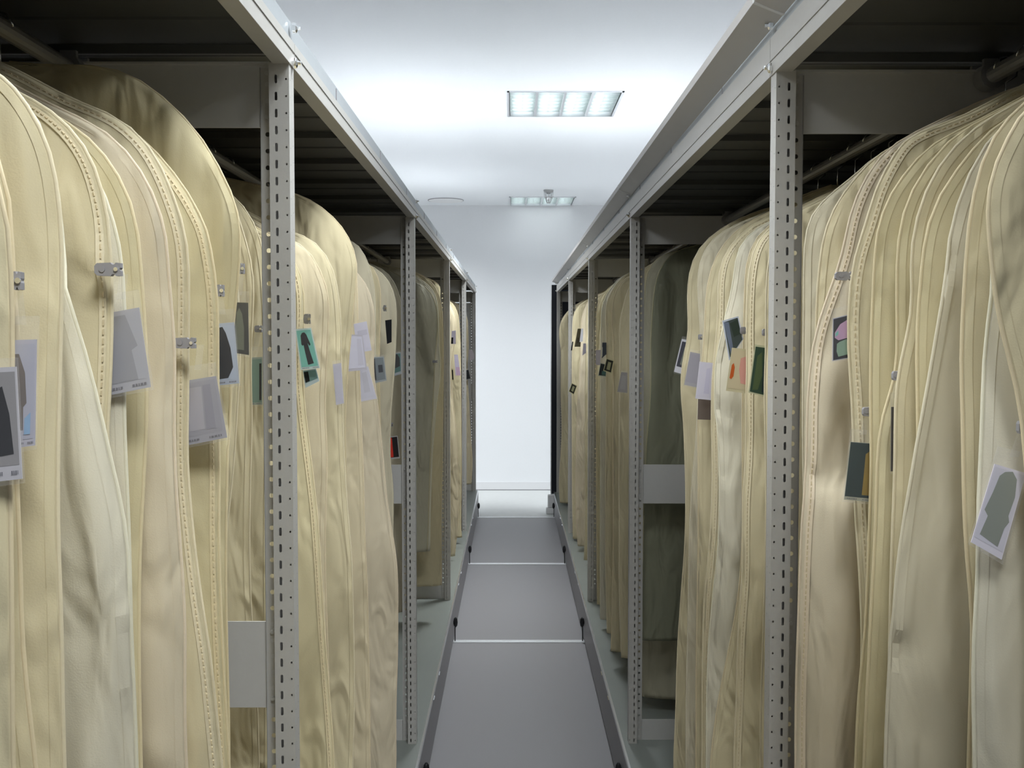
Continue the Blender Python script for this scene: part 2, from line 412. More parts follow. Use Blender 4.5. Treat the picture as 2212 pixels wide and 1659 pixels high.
    m = MB(); m.extrude_y([(X(qlip), Z0-.012), (X(qlip+.0035), Z0-.012), (X(qlip+.0035), Z0-.001), (X(qlip+.0075), Z0-.001), (X(qlip+.0075), Z0+.003), (X(qlip), Z0+.003)], y0, y1)
    m.build('edge_trim', ALU, t)
    m = MB(); m.box((X(qb-.03), y0, .012), (X(qb), y1, Z0-.014)); m.build('rear_plate', KICK, t)
    # --- black stop knobs above the floor rails
    for y in TRACKS:
        m = MB(); q = qlip-.004
        m.tube([(X(q+.005), y, .105), (X(q-.004), y, .105), (X(q-.012), y, .105)], [.010, .013, .008], 10)
        m.lathe((X(q-.006), y, .105), [(.003, -.026), (.009, -.018), (.0115, 0), (.009, .018), (.004, .026)], 10)
        m.build('stop_knob', BLACK, t, smooth=True)
        m = MB(); m.tube([(X(q-.003), y, .085), (X(q-.003), y, .005)], .0028, 6); m.build('stop_rod', BLACK, t)
        m = MB(); m.tube([(X(qlip+.03), y, .036), (X(qlip+.06), y, .036)], .030, 16); m.build('wheel', BLACK, t)
    for y in TRACKS:
        for yy in (y+.45, y+.75):
            if yy < y1:
                m = MB(); m.tube([(X(qlip-.0015), yy, Z0-.012), (X(qlip-.0015), yy+.05, Z0-.012)], .0022, 6); m.build('trim_clip', CHROME, t)
    return t, X
YL = [-.385, 1.593, 3.575, 5.55, 7.525, 9.50]
YR = [-.30, 1.64, 3.58, 5.52, 7.46, 9.40]
QL, QR = .330, .403
RODL = (.66, CAM_Z+.40); RODR = (.735, CAM_Z+.40)
rackL, XL = make_rack(-1, QL, .308, YL, *RODL, 'grey steel mobile rack along the left of the aisle')
rackR, XR = make_rack(1, QR, .380, YR, *RODR, 'grey steel mobile rack along the right of the aisle')
m = MB(); m.box((-.372, 9.503, Z0), (-.97, 9.507, CAM_Z+.31)); m.build('end_panel', PLATE, rackL)
# off-white slanted trough clipped along the right rack's top, in lengths
edges = [-.35, 1.576, 3.55, 5.5, 7.45, 9.40]
for a, b in zip(edges[:-1], edges[1:]):
    m = MB()
    m.extrude_y([(.4045, CAM_Z+.480), (.360, CAM_Z+.498), (.358, CAM_Z+.512), (.3605, CAM_Z+.512), (.362, CAM_Z+.501), (.4045, CAM_Z+.484)], a+.002, b-.002)
    m.build('cable_trough', TROUGH, rackR)
    m = MB(); m.extrude_y([(.4048, CAM_Z+.479), (.3595, CAM_Z+.497), (.357, CAM_Z+.513), (.3615, CAM_Z+.513), (.3635, CAM_Z+.502), (.4048, CAM_Z+.486)], b-.006, b+.003)
    m.build('trough_joint', WHITE, rackR)
m = MB(); m.box((.358, 9.418, .185), (1.06, 9.442, CAM_Z+.47)); m.build('end_panel', NAVY, rackR)
m = MB(); m.box((.350, 9.414, .18), (.358, 9.446, CAM_Z+.47)); m.build('end_panel_edge', WHITE, rackR)
m = MB(); m.box((.325, 9.40, .06), (.40, 9.46, .18)); m.box((.31, 9.40, 0), (.40, 9.47, .06)); m.build('end_foot', WHITE, rackR, bevel=.01)

# ------------------------------------------------------------------ garment bags
def catmull(pts, step=.014):
    P = np.array(pts, float)
    P = np.vstack([2*P[0]-P[1], P, 2*P[-1]-P[-2]])
    out = []
    for i in range(1, len(P)-2):
        p0, p1, p2, p3 = P[i-1:i+3]
        L = np.linalg.norm(p2-p1); n = max(2, int(L/step))
        # centripetal spacing
        t0 = 0; t1 = t0+max(np.linalg.norm(p1-p0), 1e-5)**.5; t2 = t1+max(L, 1e-5)**.5; t3 = t2+max(np.linalg.norm(p3-p2), 1e-5)**.5
        for k in range(n):
            t = t1+(t2-t1)*k/n
            A1 = (t1-t)/(t1-t0)*p0+(t-t0)/(t1-t0)*p1; A2 = (t2-t)/(t2-t1)*p1+(t-t1)/(t2-t1)*p2; A3 = (t3-t)/(t3-t2)*p2+(t-t2)/(t3-t2)*p3
            B1 = (t2-t)/(t2-t0)*A1+(t-t0)/(t2-t0)*A2; B2 = (t3-t)/(t3-t1)*A2+(t-t1)/(t3-t1)*A3
            out.append((t2-t)/(t2-t1)*B1+(t-t1)/(t2-t1)*B2)
    out.append(P[-2])
    return np.array(out)
COLS = np.array([0, .008, .018, .032, .05, .075, .105, .14, .18, .225, .275, .33, .40, .48, .57, .67, .78, .88, .95, 1.0])
def make_bag(side, Y, pts, fab, zbot, gap, label, zipper=False, seed=0, ridges=(), rough=1.0):
    rnd = random.Random(seed*13+5)
    qr, zr = RODL if side < 0 else RODR
    qpanel = (QL if side < 0 else QR)+DEPTH
    E = []
    for u, v in pts:
        p = at(u, v, Y); E.append([side*p.x, p.z])
    ztopmax = zr-.050
    for e in E: e[1] = min(e[1], ztopmax)
    q0, z0 = E[0]
    if q0 < qr-.03:
        dz = min((qr-q0)*.42, .16)
        zt = min(z0+dz, ztopmax)
        if zt - z0 < .004: zt = z0+.004
        E.insert(0, [qr-.012, zt])
        if qr-q0 > .15: E.insert(1, [q0+(qr-q0)*.5, z0+(zt-z0)*.62])
    # bottom
    ql, zl = E[-1]
    if zl > zbot+.06:
        n = 3
        dr = rnd.uniform(-.006, .016)
        for k in range(1, n+1): E.append([ql+dr*k/n, zl+(zbot-zl)*k/n])
    for i in range(1, len(E)):
        if E[i][1] > E[i-1][1]-.0012: E[i][1] = E[i-1][1]-.0012
    C = catmull(E)
    for _ in range(4):
        C[1:-1] = .25*C[:-2]+.5*C[1:-1]+.25*C[2:]
    for i in range(1, len(C)):
        if C[i, 1] > C[i-1, 1]-.0006: C[i, 1] = C[i-1, 1]-.0006
    n = len(C)
    zT, zB = C[0, 1], C[-1, 1]
    # rows
    q = C[:, 0]; z = C[:, 1]
    back = np.minimum(2*qr-q, qpanel-.05-.01*rnd.random())
    back = np.maximum(back, q+.01)
    QG = q[:, None] + (back-q)[:, None]*COLS[None, :]
    ZG = np.repeat(z[:, None], len(COLS), 1)
    # distance to the boundary of the bag
    bnd = np.vstack([C, np.column_stack([back, z])])
    D = np.full(QG.shape, 9.0)
    for b in bnd:
        D = np.minimum(D, np.hypot(QG-b[0], ZG-b[1]))
    D[:, 0] = 0; D[:, -1] = 0
    D[0, :] = 0
    th = min(.032, max(.006, .36*gap))
    T = th*(1-np.exp(-D/.03))
    T += .0012
    # slow waves: the cloth falls straight from the shoulder and folds more towards the hem
    fall = np.clip((zT-.12-ZG)/.9, 0, 1)
    amp = min(.012, .20*gap)*rough
    W = np.zeros_like(QG)
    for lam, a in ((.24, 1.1), (.13, .45), (.07, .12)):
        ph = 1.7*Y/lam*.35 + lam*40 + rnd.uniform(-.45, .45); dr = .35*math.sin(lam*50+Y*1.3)
        W += a*amp*np.sin(2*np.pi*(QG/lam + dr*ZG) + ph)*(.25+.75*fall)
    W += amp*.6*np.sin(2*np.pi*ZG/.55 + Y*2.0 + rnd.uniform(-.4, .4))*(1-fall*.4)
    RP = np.zeros_like(QG); RN = np.zeros_like(QG)
    for (ru0, rv0, ru1, rv1, ra, rw) in ridges:                     # single long creases on the near face
        a = at(ru0, rv0, Y); b = at(ru1, rv1, Y)
        ax, az, bx, bz = side*a.x, a.z, side*b.x, b.z
        dx, dz = bx-ax, bz-az; L2 = dx*dx+dz*dz
        tt = np.clip(((QG-ax)*dx+(ZG-az)*dz)/L2, 0, 1)
        dd = np.hypot(QG-ax-tt*dx, ZG-az-tt*dz)
        g_ = ra*np.exp(-(dd/rw)**2)
        if ra > 0: RP = np.maximum(RP, g_)
        else: RN = np.minimum(RN, g_)
    W -= RP+RN
    loc = (side*qr, Y, zB)
    t = thing('garment_bag', label, 'garment bag', loc, 'cloth garment bags on the %s rack' % ('left' if side < 0 else 'right'))
    m = MB(); nc = len(COLS)
    vs = [(side*QG[i, j], Y+W[i, j]-T[i, j], ZG[i, j]) for i in range(n) for j in range(nc)]
    vs += [(side*QG[i, j], Y+W[i, j]+T[i, j], ZG[i, j]) for i in range(n) for j in range(nc)]
    fs = []; o = n*nc
    for i in range(n-1):
        for j in range(nc-1):
            a, b, c, d = i*nc+j, i*nc+j+1, (i+1)*nc+j+1, (i+1)*nc+j
            fs.append((a, b, c, d)); fs.append((o+a, o+d, o+c, o+b))
        fs.append((i*nc, (i+1)*nc, o+(i+1)*nc, o+i*nc))
        a = i*nc+nc-1; b = (i+1)*nc+nc-1
        fs.append((a, o+a, o+b, b))
    for j in range(nc-1):
        fs.append((j, o+j, o+j+1, j+1)); k = (n-1)*nc+j; fs.append((k, k+1, o+k+1, o+k))
    if side > 0: fs = [f[::-1] for f in fs]
    m.add(vs, fs)
    m.build('cover', FAB[fab], t, smooth=True)
    # piping along the front edge, with a second sewn line on the near face
    sel = [i for i in range(n) if i % 2 == 0 or i == n-1]
    r = .0020 if Y < 3 else .0030
    m = MB()
    m.tube([(side*q[i], Y+W[i, 0], z[i]) for i in sel], r, 7)
    tang = np.gradient(C, axis=0); tang /= np.linalg.norm(tang, axis=1)[:, None]+1e-9
    nrm = np.column_stack([-tang[:, 1], tang[:, 0]])                # inward
    if Y < 4:
        la, lb = [], []                                             # flat sewn binding along the edge
        for i in range(3, n):
            if nrm[i, 0] < .12: continue
            for off, lst in ((.0015, la), (.0078, lb)):
                qq = q[i]+nrm[i, 0]*off; zz = z[i]+nrm[i, 1]*off
                Ti = th*(1-math.exp(-off/.03))+.0012
                lst.append((side*qq, Y+np.interp(qq, QG[i], W[i])-Ti-.0009, zz))
        k = len(la)
        if k > 3 and not zipper:
            mt_ = MB()
            back_ = [(p[0], p[1]+.0018, p[2]) for p in la+lb]
            mt_.add(la+lb+back_, [(i, i+1, k+i+1, k+i) for i in range(k-1)] + [(2*k+i, 3*k+i, 3*k+i+1, 2*k+i+1) for i in range(k-1)]
                  + [(k+i, k+i+1, 3*k+i+1, 3*k+i) for i in range(k-1)])
            mt_.build('edge_binding', FAB[fab], t)
    m.build('piping', PIPE[fab], t, smooth=True)
    if zipper:
        m = MB()
        acc = 0.0
        tape_a, tape_b = [], []
        for i in range(4, n):
            if nrm[i, 0] < 0.2: continue
            for off, lst in ((.0035, tape_a), (.0095, tape_b)):
                qq = q[i]+nrm[i, 0]*off; zz = z[i]+nrm[i, 1]*off
                Ti = th*(1-math.exp(-off/.03))+.0012
                lst.append((side*qq, Y+np.interp(qq, QG[i], W[i])-Ti-.0018, zz))
        k = len(tape_a)
        if k > 3:
            m.add(tape_a+tape_b+[(a[0], a[1]+.001, a[2]) for a in tape_a+tape_b],
                  [(i, i+1, k+i+1, k+i) for i in range(k-1)] + [(2*k+i, 3*k+i, 3*k+i+1, 2*k+i+1) for i in range(k-1)])
            for i in range(k-1):                                    # stitches
                a = Vector(tape_a[i]).lerp(Vector(tape_b[i]), .35); b = Vector(tape_a[i+1]).lerp(Vector(tape_b[i+1]), .35)
                for f0, f1 in ((.05, .35), (.55, .85)):
                    pa = a.lerp(b, f0); pb = a.lerp(b, f1)
                    m.tube([(pa.x, pa.y-.0006, pa.z), (pb.x, pb.y-.0006, pb.z)], .0009, 5, 1)
            m.build('zip_tape', [PIPE[fab], PIPE['tan']], t)
    # hanger hook over the rail
    m = MB()
    hp = [(side*qr, Y, zT-.01), (side*(qr), Y, zr-.022), (side*(qr+.016), Y, zr-.012)]
    hp += [(side*(qr+.0175*math.cos(a)), Y, zr+.0175*math.sin(a)) for a in (0, .5, 1.0, 1.57, 2.1, 2.7, 3.2)]
    m.tube(hp, .0016, 6); m.build('hanger_hook', CHROME, t, smooth=True)
    return t

# side, Y, cloth, zbot, zipper, label, front-edge outline (pixels at depth Y)
BAGS = [
# ---- left rack, nearest bay
(-1,.74,'tan',.35,0,'yellowish garment bag cut by the left photo edge, behind the dark photo card', [(0,377),(15,500),(22,636),(24,786),(24,1040),(30,1199),(34,1397),(36,1659)]),
(-1,.78,'tan',.35,0,'garment bag peeking out just right of the bag at the left photo edge', [(0,330),(20,480),(28,636),(36,705),(40,1040),(52,1199),(54,1318),(64,1477),(81,1659)]),
(-1,.82,'cream',.35,0,'tall cream garment bag with the first full round shoulder at far left', [(0,163),(18,178),(45,205),(75,253),(99,301),(115,356),(124,422),(131,500),(131,680),(130,800),(130,1000),(133,1159),(140,1318),(141,1477),(142,1659)]),
(-1,.925,'white',.35,0,'white garment bag flaring wide towards its hem at far left', [(48,206),(82,262),(108,330),(124,420),(131,520),(136,580),(147,615),(169,681),(193,762),(211,831),(232,922),(250,1000),(262,1052),(284,1159),(290,1278),(295,1477),(297,1659)]),
(-1,.965,'cream',.35,1,'pale cream garment bag with a dark clip high on its zip', [(57,211),(90,226),(130,256),(169,295),(196,338),(214,386),(226,437),(238,500),(241,590),(241,711),(238,862),(234,922),(240,1100),(250,1659)]),
(-1,.995,'white',.35,0,'pale garment bag behind the lilac grey card, its seam left of that card', [(80,232),(130,272),(180,330),(218,400),(238,458),(250,500),(262,550),(268,640),(270,800),(269,870),(276,1000),(284,1130),(289,1278),(293,1477),(295,1659)]),
(-1,1.035,'yellow',.35,0,'yellow cream garment bag whose seam runs down beside the lilac grey card', [(100,240),(151,268),(196,301),(229,338),(256,377),(286,437),(301,500),(304,590),(313,700),(318,860),(316,1000),(310,1150),(309,1400),(312,1659)]),
(-1,1.10,'pink',.35,0,'broad pinkish garment bag left of the bag with the grey clip', [(140,243),(211,271),(256,307),(292,350),(319,392),(341,437),(359,500),(361,530),(368,651),(377,741),(377,862),(383,1000),(393,1119),(405,1238),(411,1357),(409,1516),(411,1659)]),
(-1,1.19,'cream',.35,1,'cream garment bag with stitched zip and a light grey clip at mid height', [(180,228),(262,256),(310,301),(338,338),(362,389),(383,446),(401,500),(407,560),(404,681),(402,771),(401,862),(402,1000),(411,1079),(429,1199),(449,1318),(463,1397),(476,1536),(486,1659)]),
(-1,1.27,'yellow',.35,1,'cream garment bag just in front of the big brown-shaded bag', [(230,262),(307,292),(345,338),(377,374),(407,416),(431,464),(449,500),(452,530),(464,590),(468,681),(467,801),(469,900),(473,1000),(475,1119),(480,1238),(486,1357),(494,1516),(502,1659)]),
(-1,1.36,'yellow',.35,0,'big round-shouldered yellow brown garment bag against the near left upright', [(75,111),(169,120),(226,136),(286,163),(331,193),(377,232),(422,277),(458,331),(488,392),(509,437),(517,482),(518,530),(512,590),(506,651),(497,693),(490,800),(487,1000),(487,1300),(492,1659)]),
# ---- left rack, second bay
(-1,1.66,'cream',.35,0,'narrow garment bag seen left of the near left upright, nearest behind it', [(480,380),(500,450),(513,560),(518,640),(520,750),(518,801),(512,892),(506,1000),(492,1159),(484,1298),(480,1659)]),
(-1,1.735,'cream',.35,0,'garment bag with a light seam seen just left of the near left upright', [(490,400),(516,470),(535,526),(547,580),(550,621),(545,702),(541,800),(543,900),(541,1000),(540,1199),(544,1338),(550,1450),(556,1659)]),
(-1,1.785,'cream',.35,0,'garment bag showing bright through the holes of the near left upright', [(480,405),(516,431),(541,464),(565,518),(575,580),(580,700),(580,1659)]),
(-1,1.88,'yellow',.30,1,'thin yellow garment bag emerging right of the near left upright', [(600,520),(636,560),(652,594),(657,635),(656,700),(650,780),(655,886),(668,994),(682,1103),(695,1273),(698,1334),(707,1457),(723,1659)]),
(-1,1.99,'peach',.30,0,'peach garment bag behind the card showing a black dress on teal', [(600,505),(640,523),(663,537),(684,564),(701,608),(709,635),(710,662),(706,730),(702,800),(698,886),(703,980),(702,1075),(700,1200),(704,1400),(712,1659)]),
(-1,2.14,'cream',.30,0,'cream garment bag left of the big tan one in the second left bay', [(600,492),(644,507),(668,513),(695,537),(714,567),(725,602),(732,648),(735,689),(735,800),(737,872),(738,940),(744,1035),(752,1130),(758,1180),(762,1257),(763,1334),(765,1426),(765,1549),(763,1659)]),
(-1,2.28,'tan',.30,0,'big tan garment bag rising above its neighbours in the second left bay', [(600,410),(641,419),(668,431),(695,448),(717,467),(739,491),(752,513),(764,540),(771,572),(771,594),(766,635),(760,702),(752,770),(746,858),(743,913),(745,1035),(747,1200),(752,1659)]),
(-1,2.43,'peach',.30,0,'peach garment bag behind two overlapping white cards', [(700,470),(735,495),(757,530),(768,580),(772,650),(773,720),(775,804),(778,913),(784,1048),(787,1157),(792,1242),(795,1395),(798,1534),(800,1659)]),
(-1,2.77,'pink',.30,0,'pinkish garment bag flaring at its hem, last before the second left upright', [(740,570),(773,589),(787,610),(801,637),(808,675),(808,716),(806,800),(814,872),(825,980),(836,1089),(847,1150),(855,1196),(859,1242),(859,1334),(858,1426),(855,1518),(855,1659)]),
(-1,2.90,'sage',.30,0,'greenish garment bag rising behind the tan one in the second left bay', [(720,505),(760,521),(774,529),(787,551),(798,578),(806,610),(809,648),(811,760),(812,900),(814,1100)]),
(-1,3.03,'tan',.30,0,'narrow garment bag with a dark seam, middle of the second left bay shadows', [(770,560),(798,567),(812,589),(820,621),(821,675),(819,768),(820,900),(824,1100)]),
(-1,3.20,'sage',.30,0,'sage garment bag with a small black card high on it', [(770,565),(806,575),(825,591),(839,608),(851,637),(855,675),(854,730),(851,800),(844,886),(841,994),(847,1048),(848,1103),(846,1300)]),
(-1,3.72,'sage',.62,0,'pale garment bag with the red card, seen behind the second left upright', [(780,566),(812,575),(834,586),(850,610),(863,643),(868,675),(872,800),(872,900),(874,1100)]),
# ---- left rack, third bay and beyond
(-1,4.70,'satin',.62,0,'shiny grey beige garment bag right of the second left upright', [(875,602),(899,609),(913,615),(926,626),(935,638),(941,656),(945,679),(945,709),(942,747),(939,793),(937,830),(934,900),(930,977),(927,1058),(925,1134),(923,1190)]),
(-1,4.87,'white',.55,0,'white garment bag showing as a bright strip in the third left bay', [(895,596),(920,612),(938,632),(945,660),(947,720),(950,818),(943,869),(938,932),(934,980),(930,1080),(928,1190)]),
(-1,5.12,'tan',.40,0,'brownish garment bag with a low hem at the third left upright', [(895,588),(925,603),(945,630),(954,665),(957,720),(957,800),(956,950),(953,1100),(953,1190),(953,1265)]),
(-1,5.80,'yellow',.35,0,'yellow garment bag just behind the third left upright', [(920,600),(945,612),(956,635),(960,670),(961,760),(961,1100)]),
(-1,6.50,'peach',.22,0,'peach garment bag with a lilac card in the fourth left bay', [(950,640),(964,648),(973,659),(981,672),(985,690),(985,714),(980,750),(975,790),(977,856),(985,932),(989,1008),(991,1084),(989,1134),(985,1172),(982,1200)]),
(-1,7.05,'tan',.25,0,'shaded garment bag at the back of the fourth left bay', [(960,645),(978,655),(988,675),(993,720),(995,790),(996,900),(997,1000),(996,1140)]),
(-1,8.70,'peach',.36,0,'last peach garment bag at the far end of the left rack', [(985,655),(998,664),(1006,679),(1010,691),(1011,716),(1012,750),(1009,800),(1012,850),(1016,932),(1020,995),(1018,1046)]),
# ---- right rack, nearest bay
(1,.900,'tan',.35,0,'brown-shaded garment bag cut by the right photo edge, nearest on the right', [(2212,238),(2195,272),(2167,322),(2145,377),(2138,433),(2139,474),(2147,544),(2155,607),(2161,665),(2181,737),(2198,809),(2212,867),(2222,1000),(2235,1659)]),
(1,.945,'white',.35,0,'whitish garment bag under the large white framed card at far right', [(2205,250),(2170,320),(2152,400),(2150,500),(2155,570),(2155,636),(2143,694),(2135,780),(2129,896),(2123,1000),(2115,1090),(2113,1238),(2103,1377),(2103,1500),(2110,1659)]),
(1,.99,'tan',.35,0,'garment bag with a straight light seam left of the far right white bag', [(2212,222),(2181,252),(2145,294),(2122,349),(2106,419),(2097,488),(2094,549),(2088,665),(2083,809),(2086,896),(2084,1000),(2087,1199),(2099,1318),(2097,1477),(2095,1659)]),
(1,1.075,'sage',.35,0,'big pale grey garment bag flaring wide on the near right', [(2150,280),(2110,340),(2078,410),(2060,480),(2051,549),(2036,621),(2028,679),(2019,737),(2007,809),(1993,882),(1984,925),(1968,1000),(1954,1079),(1934,1199),(1924,1278),(1920,1357),(1914,1477),(1910,1659)]),
(1,1.125,'yellow',.35,0,'garment bag with a plain seam left of the big flaring grey bag', [(2139,280),(2097,327),(2070,366),(2028,419),(2006,488),(1999,534),(1992,621),(1989,665),(1985,722),(1986,832),(1986,1000),(1984,1300),(1980,1659)]),
(1,1.16,'cream',.35,0,'pale garment bag bulging out right of the narrow dark card', [(2125,264),(2084,294),(2042,336),(2011,388),(1989,438),(1976,502),(1970,549),(1975,636),(1974,676),(1964,728),(1951,780),(1942,832),(1939,882),(1938,925),(1937,1000),(1931,1119),(1926,1250),(1921,1659)]),
(1,1.205,'yellow',.35,0,'yellow garment bag with a square clip beside the narrow dark card', [(2120,262),(2072,283),(2020,330),(1981,391),(1959,433),(1945,488),(1940,549),(1942,665),(1943,795),(1935,830),(1918,876),(1906,919),(1899,983),(1893,1119),(1882,1318),(1875,1500),(1870,1659)]),
(1,1.255,'yellow',.35,0,'yellow garment bag right of the card with a golden garment', [(2120,258),(2056,291),(2011,311),(1978,344),(1945,386),(1923,419),(1906,460),(1895,502),(1892,549),(1889,665),(1886,780),(1885,896),(1885,1000),(1878,1159),(1872,1357),(1860,1516),(1856,1659)]),
(1,1.315,'cream',.35,1,'cream garment bag with stitched zip, right of the pink dress card', [(2060,262),(1975,290),(1945,311),(1931,330),(1906,374),(1887,410),(1867,496),(1854,529),(1843,578),(1837,650),(1837,722),(1840,780),(1845,838),(1848,896),(1849,1000),(1850,1099),(1858,1230),(1864,1350),(1866,1440),(1860,1550),(1857,1659)]),
(1,1.435,'pink',.35,1,'pinkish garment bag spreading low beside the near right upright', [(2000,276),(1935,308),(1895,341),(1867,383),(1845,427),(1831,469),(1823,516),(1817,548),(1806,590),(1790,635),(1770,694),(1759,751),(1753,809),(1748,896),(1746,1000),(1735,1099),(1729,1199),(1725,1318),(1721,1477),(1720,1659)]),
(1,1.50,'cream',.35,0,'cream garment bag between the near right upright and the pinkish bag', [(1960,300),(1884,344),(1862,369),(1834,399),(1806,435),(1787,474),(1776,510),(1769,549),(1765,607),(1763,650),(1764,800),(1766,1000),(1768,1659)]),
(1,1.57,'sage',.35,0,'grey cream garment bag against the near right upright', [(1940,312),(1889,338),(1862,365),(1840,385),(1820,399),(1784,427),(1756,455),(1743,480),(1735,516),(1733,560),(1734,700),(1736,1000),(1738,1659)]),
# ---- right rack, second bay
(1,1.755,'cream',.30,0,'garment bag mostly hidden by the near right upright, with the dark green card', [(1760,440),(1710,462),(1680,495),(1663,530),(1656,570),(1653,650),(1655,750),(1653,830),(1655,1000),(1651,1300),(1647,1659)]),
(1,1.93,'cream',.30,1,'cream garment bag with a long stitched zip left of the near right upright', [(1740,455),(1654,499),(1638,518),(1624,545),(1616,581),(1612,621),(1611,662),(1611,730),(1613,800),(1612,840),(1613,924),(1611,1000),(1605,1078),(1602,1249),(1595,1377),(1594,1505),(1589,1659)]),
(1,2.05,'tan',.30,0,'orange tan garment bag slanting low in the second right bay', [(1690,470),(1635,510),(1612,560),(1606,640),(1604,800),(1603,1000),(1600,1180),(1592,1292),(1576,1399),(1551,1548),(1538,1659)]),
(1,2.15,'white',.30,0,'whitish garment bag bulging behind the slanted blue green card', [(1710,463),(1651,483),(1624,502),(1602,524),(1589,548),(1584,586),(1581,621),(1570,662),(1562,692),(1553,730),(1547,768),(1545,820),(1545,882),(1551,924),(1553,1000),(1550,1181),(1540,1292),(1532,1420),(1528,1659)]),
(1,2.25,'cream',.30,1,'cream garment bag with zip right of the plain white card', [(1690,462),(1638,477),(1611,496),(1586,521),(1566,545),(1555,575),(1549,608),(1549,676),(1545,730),(1539,800),(1537,840),(1537,924),(1538,1000),(1536,1078),(1530,1181),(1521,1292),(1519,1420),(1517,1659)]),
(1,2.37,'tan',.30,0,'brown-shaded garment bag behind the plain white card', [(1640,470),(1600,490),(1565,526),(1548,551),(1535,581),(1526,616),(1522,662),(1520,720),(1517,757),(1508,903),(1508,1000),(1505,1300),(1503,1659)]),
(1,2.52,'sage',.30,0,'pale garment bag behind the translucent lilac card on the right', [(1640,465),(1580,490),(1541,515),(1522,540),(1509,581),(1507,621),(1511,700),(1513,760),(1508,850),(1506,905),(1503,966),(1496,1035),(1489,1164),(1487,1335),(1483,1659)]),
(1,2.75,'cream',.21,0,'last cream garment bag before the second right upright, with round light shoulder', [(1700,438),(1657,450),(1624,461),(1592,475),(1559,494),(1532,513),(1510,537),(1497,562),(1489,594),(1485,640),(1486,689),(1486,724),(1473,790),(1471,840),(1477,903),(1480,966),(1482,1057),(1480,1164),(1472,1292),(1465,1420),(1461,1548),(1457,1650)]),
(1,3.72,'grey',.53,0,'dark grey green translucent garment bag behind the second right upright', [(1530,522),(1494,534),(1461,543),(1440,559),(1429,575),(1421,594),(1415,621),(1410,676),(1406,743),(1406,800),(1405,840),(1401,900),(1397,950),(1390,1100),(1385,1335),(1384,1380)]),
(1,3.86,'satin',.26,0,'dim garment bag with hem showing below the dark grey green one', [(1500,535),(1450,546),(1423,556),(1405,572),(1396,600),(1393,640),(1389,700),(1387,900),(1387,1200)]),
# ---- right rack, third bay and beyond
(1,4.10,'cream',.305,0,'garment bag nearest the second right upright, its slanting hem lowest in the third bay', [(1400,575),(1371,600),(1355,632),(1347,662),(1341,690),(1339,723),(1340,755),(1339,800),(1337,1000),(1338,1300),(1343,1420)]),
(1,4.40,'tan',.27,0,'tan garment bag beside the cream-bordered card in the third right bay', [(1370,590),(1340,612),(1328,636),(1323,658),(1322,690),(1325,734),(1325,773),(1324,900),(1324,1200)]),
(1,4.66,'cream',.27,0,'cream garment bag in the middle of the third right bay', [(1355,592),(1334,610),(1320,632),(1312,647),(1309,668),(1309,701),(1310,734),(1309,900),(1308,1200)]),
(1,4.96,'white',.25,0,'pale garment bag with folded shoulder, left part of the third right bay', [(1340,600),(1322,620),(1309,640),(1302,658),(1299,679),(1299,701),(1298,734),(1298,900),(1297,1200)]),
(1,5.24,'yellow',.25,0,'yellow garment bag right beside the third right upright', [(1330,612),(1312,625),(1300,640),(1292,658),(1289,690),(1289,750),(1289,900),(1290,1200)]),
(1,6.35,'cream',.24,0,'cream garment bag left of the third right upright, top of the fourth bay', [(1310,630),(1290,640),(1275,650),(1268,664),(1266,690),(1265,760),(1264,900),(1264,1150)]),
(1,6.75,'pink',.22,0,'pinkish garment bag in the fourth right bay above a curled hem', [(1290,640),(1272,650),(1264,664),(1258,684),(1256,720),(1253,800),(1248,864),(1246,950),(1244,1050),(1246,1140),(1249,1180)]),
(1,7.12,'cream',.22,0,'cream garment bag behind the cream-bordered card in the fourth right bay', [(1275,645),(1255,656),(1245,667),(1239,681),(1237,712),(1236,777),(1236,900),(1237,1100)]),
(1,8.60,'cream',.215,0,'last garment bag at the far end of the right rack, next to the wall opening', [(1250,655),(1232,667),(1223,677),(1214,690),(1208,718),(1209,734),(1212,755),(1212,799),(1212,856),(1214,932),(1208,1043),(1210,1086)]),
]
RIDGES = {
 3: [(150,620,205,1000,.012,.014),(205,1000,262,1310,.014,.012),(262,1310,258,1453,.012,.010),(258,1453,216,1659,.012,.012)],
 4: [(150,430,215,580,.008,.012),(150,560,205,575,.006,.01)],
 7: [(330,900,345,1600,.008,.02)],
 10: [(300,300,420,520,-.012,.03),(440,420,470,900,-.010,.02)],
 18: [(790,700,800,1100,.004,.01)],
 24: [(905,620,938,800,.030,.022),(900,760,932,900,-.022,.020),(908,800,915,1000,.012,.02)],
 34: [(2040,600,1960,1050,.012,.012),(1960,1050,1935,1350,.010,.012),(1950,1450,1975,1659,.008,.015)],
 40: [(1802,1085,1768,1659,.030,.034),(1790,800,1770,1000,.010,.014),(1760,1110,1830,1080,.008,.02),(1830,900,1790,1010,-.01,.015)],
 46: [(1560,690,1548,760,.01,.01),(1565,1050,1583,1200,.010,.012),(1550,880,1570,900,-.008,.012)],
}
order = {s: sorted([b[1] for b in BAGS if b[0] == s]) for s in (-1, 1)}
for i, (s, Y, fab, zb, zp, lab, pts) in enumerate(BAGS):
    o = order[s]; k = o.index(Y)
    gap = min([abs(Y-o[j]) for j in (k-1, k+1) if 0 <= j < len(o)])
    make_bag(s, Y, pts, fab, zb, min(gap, .12), lab, bool(zp), i, RIDGES.get(i, ()))

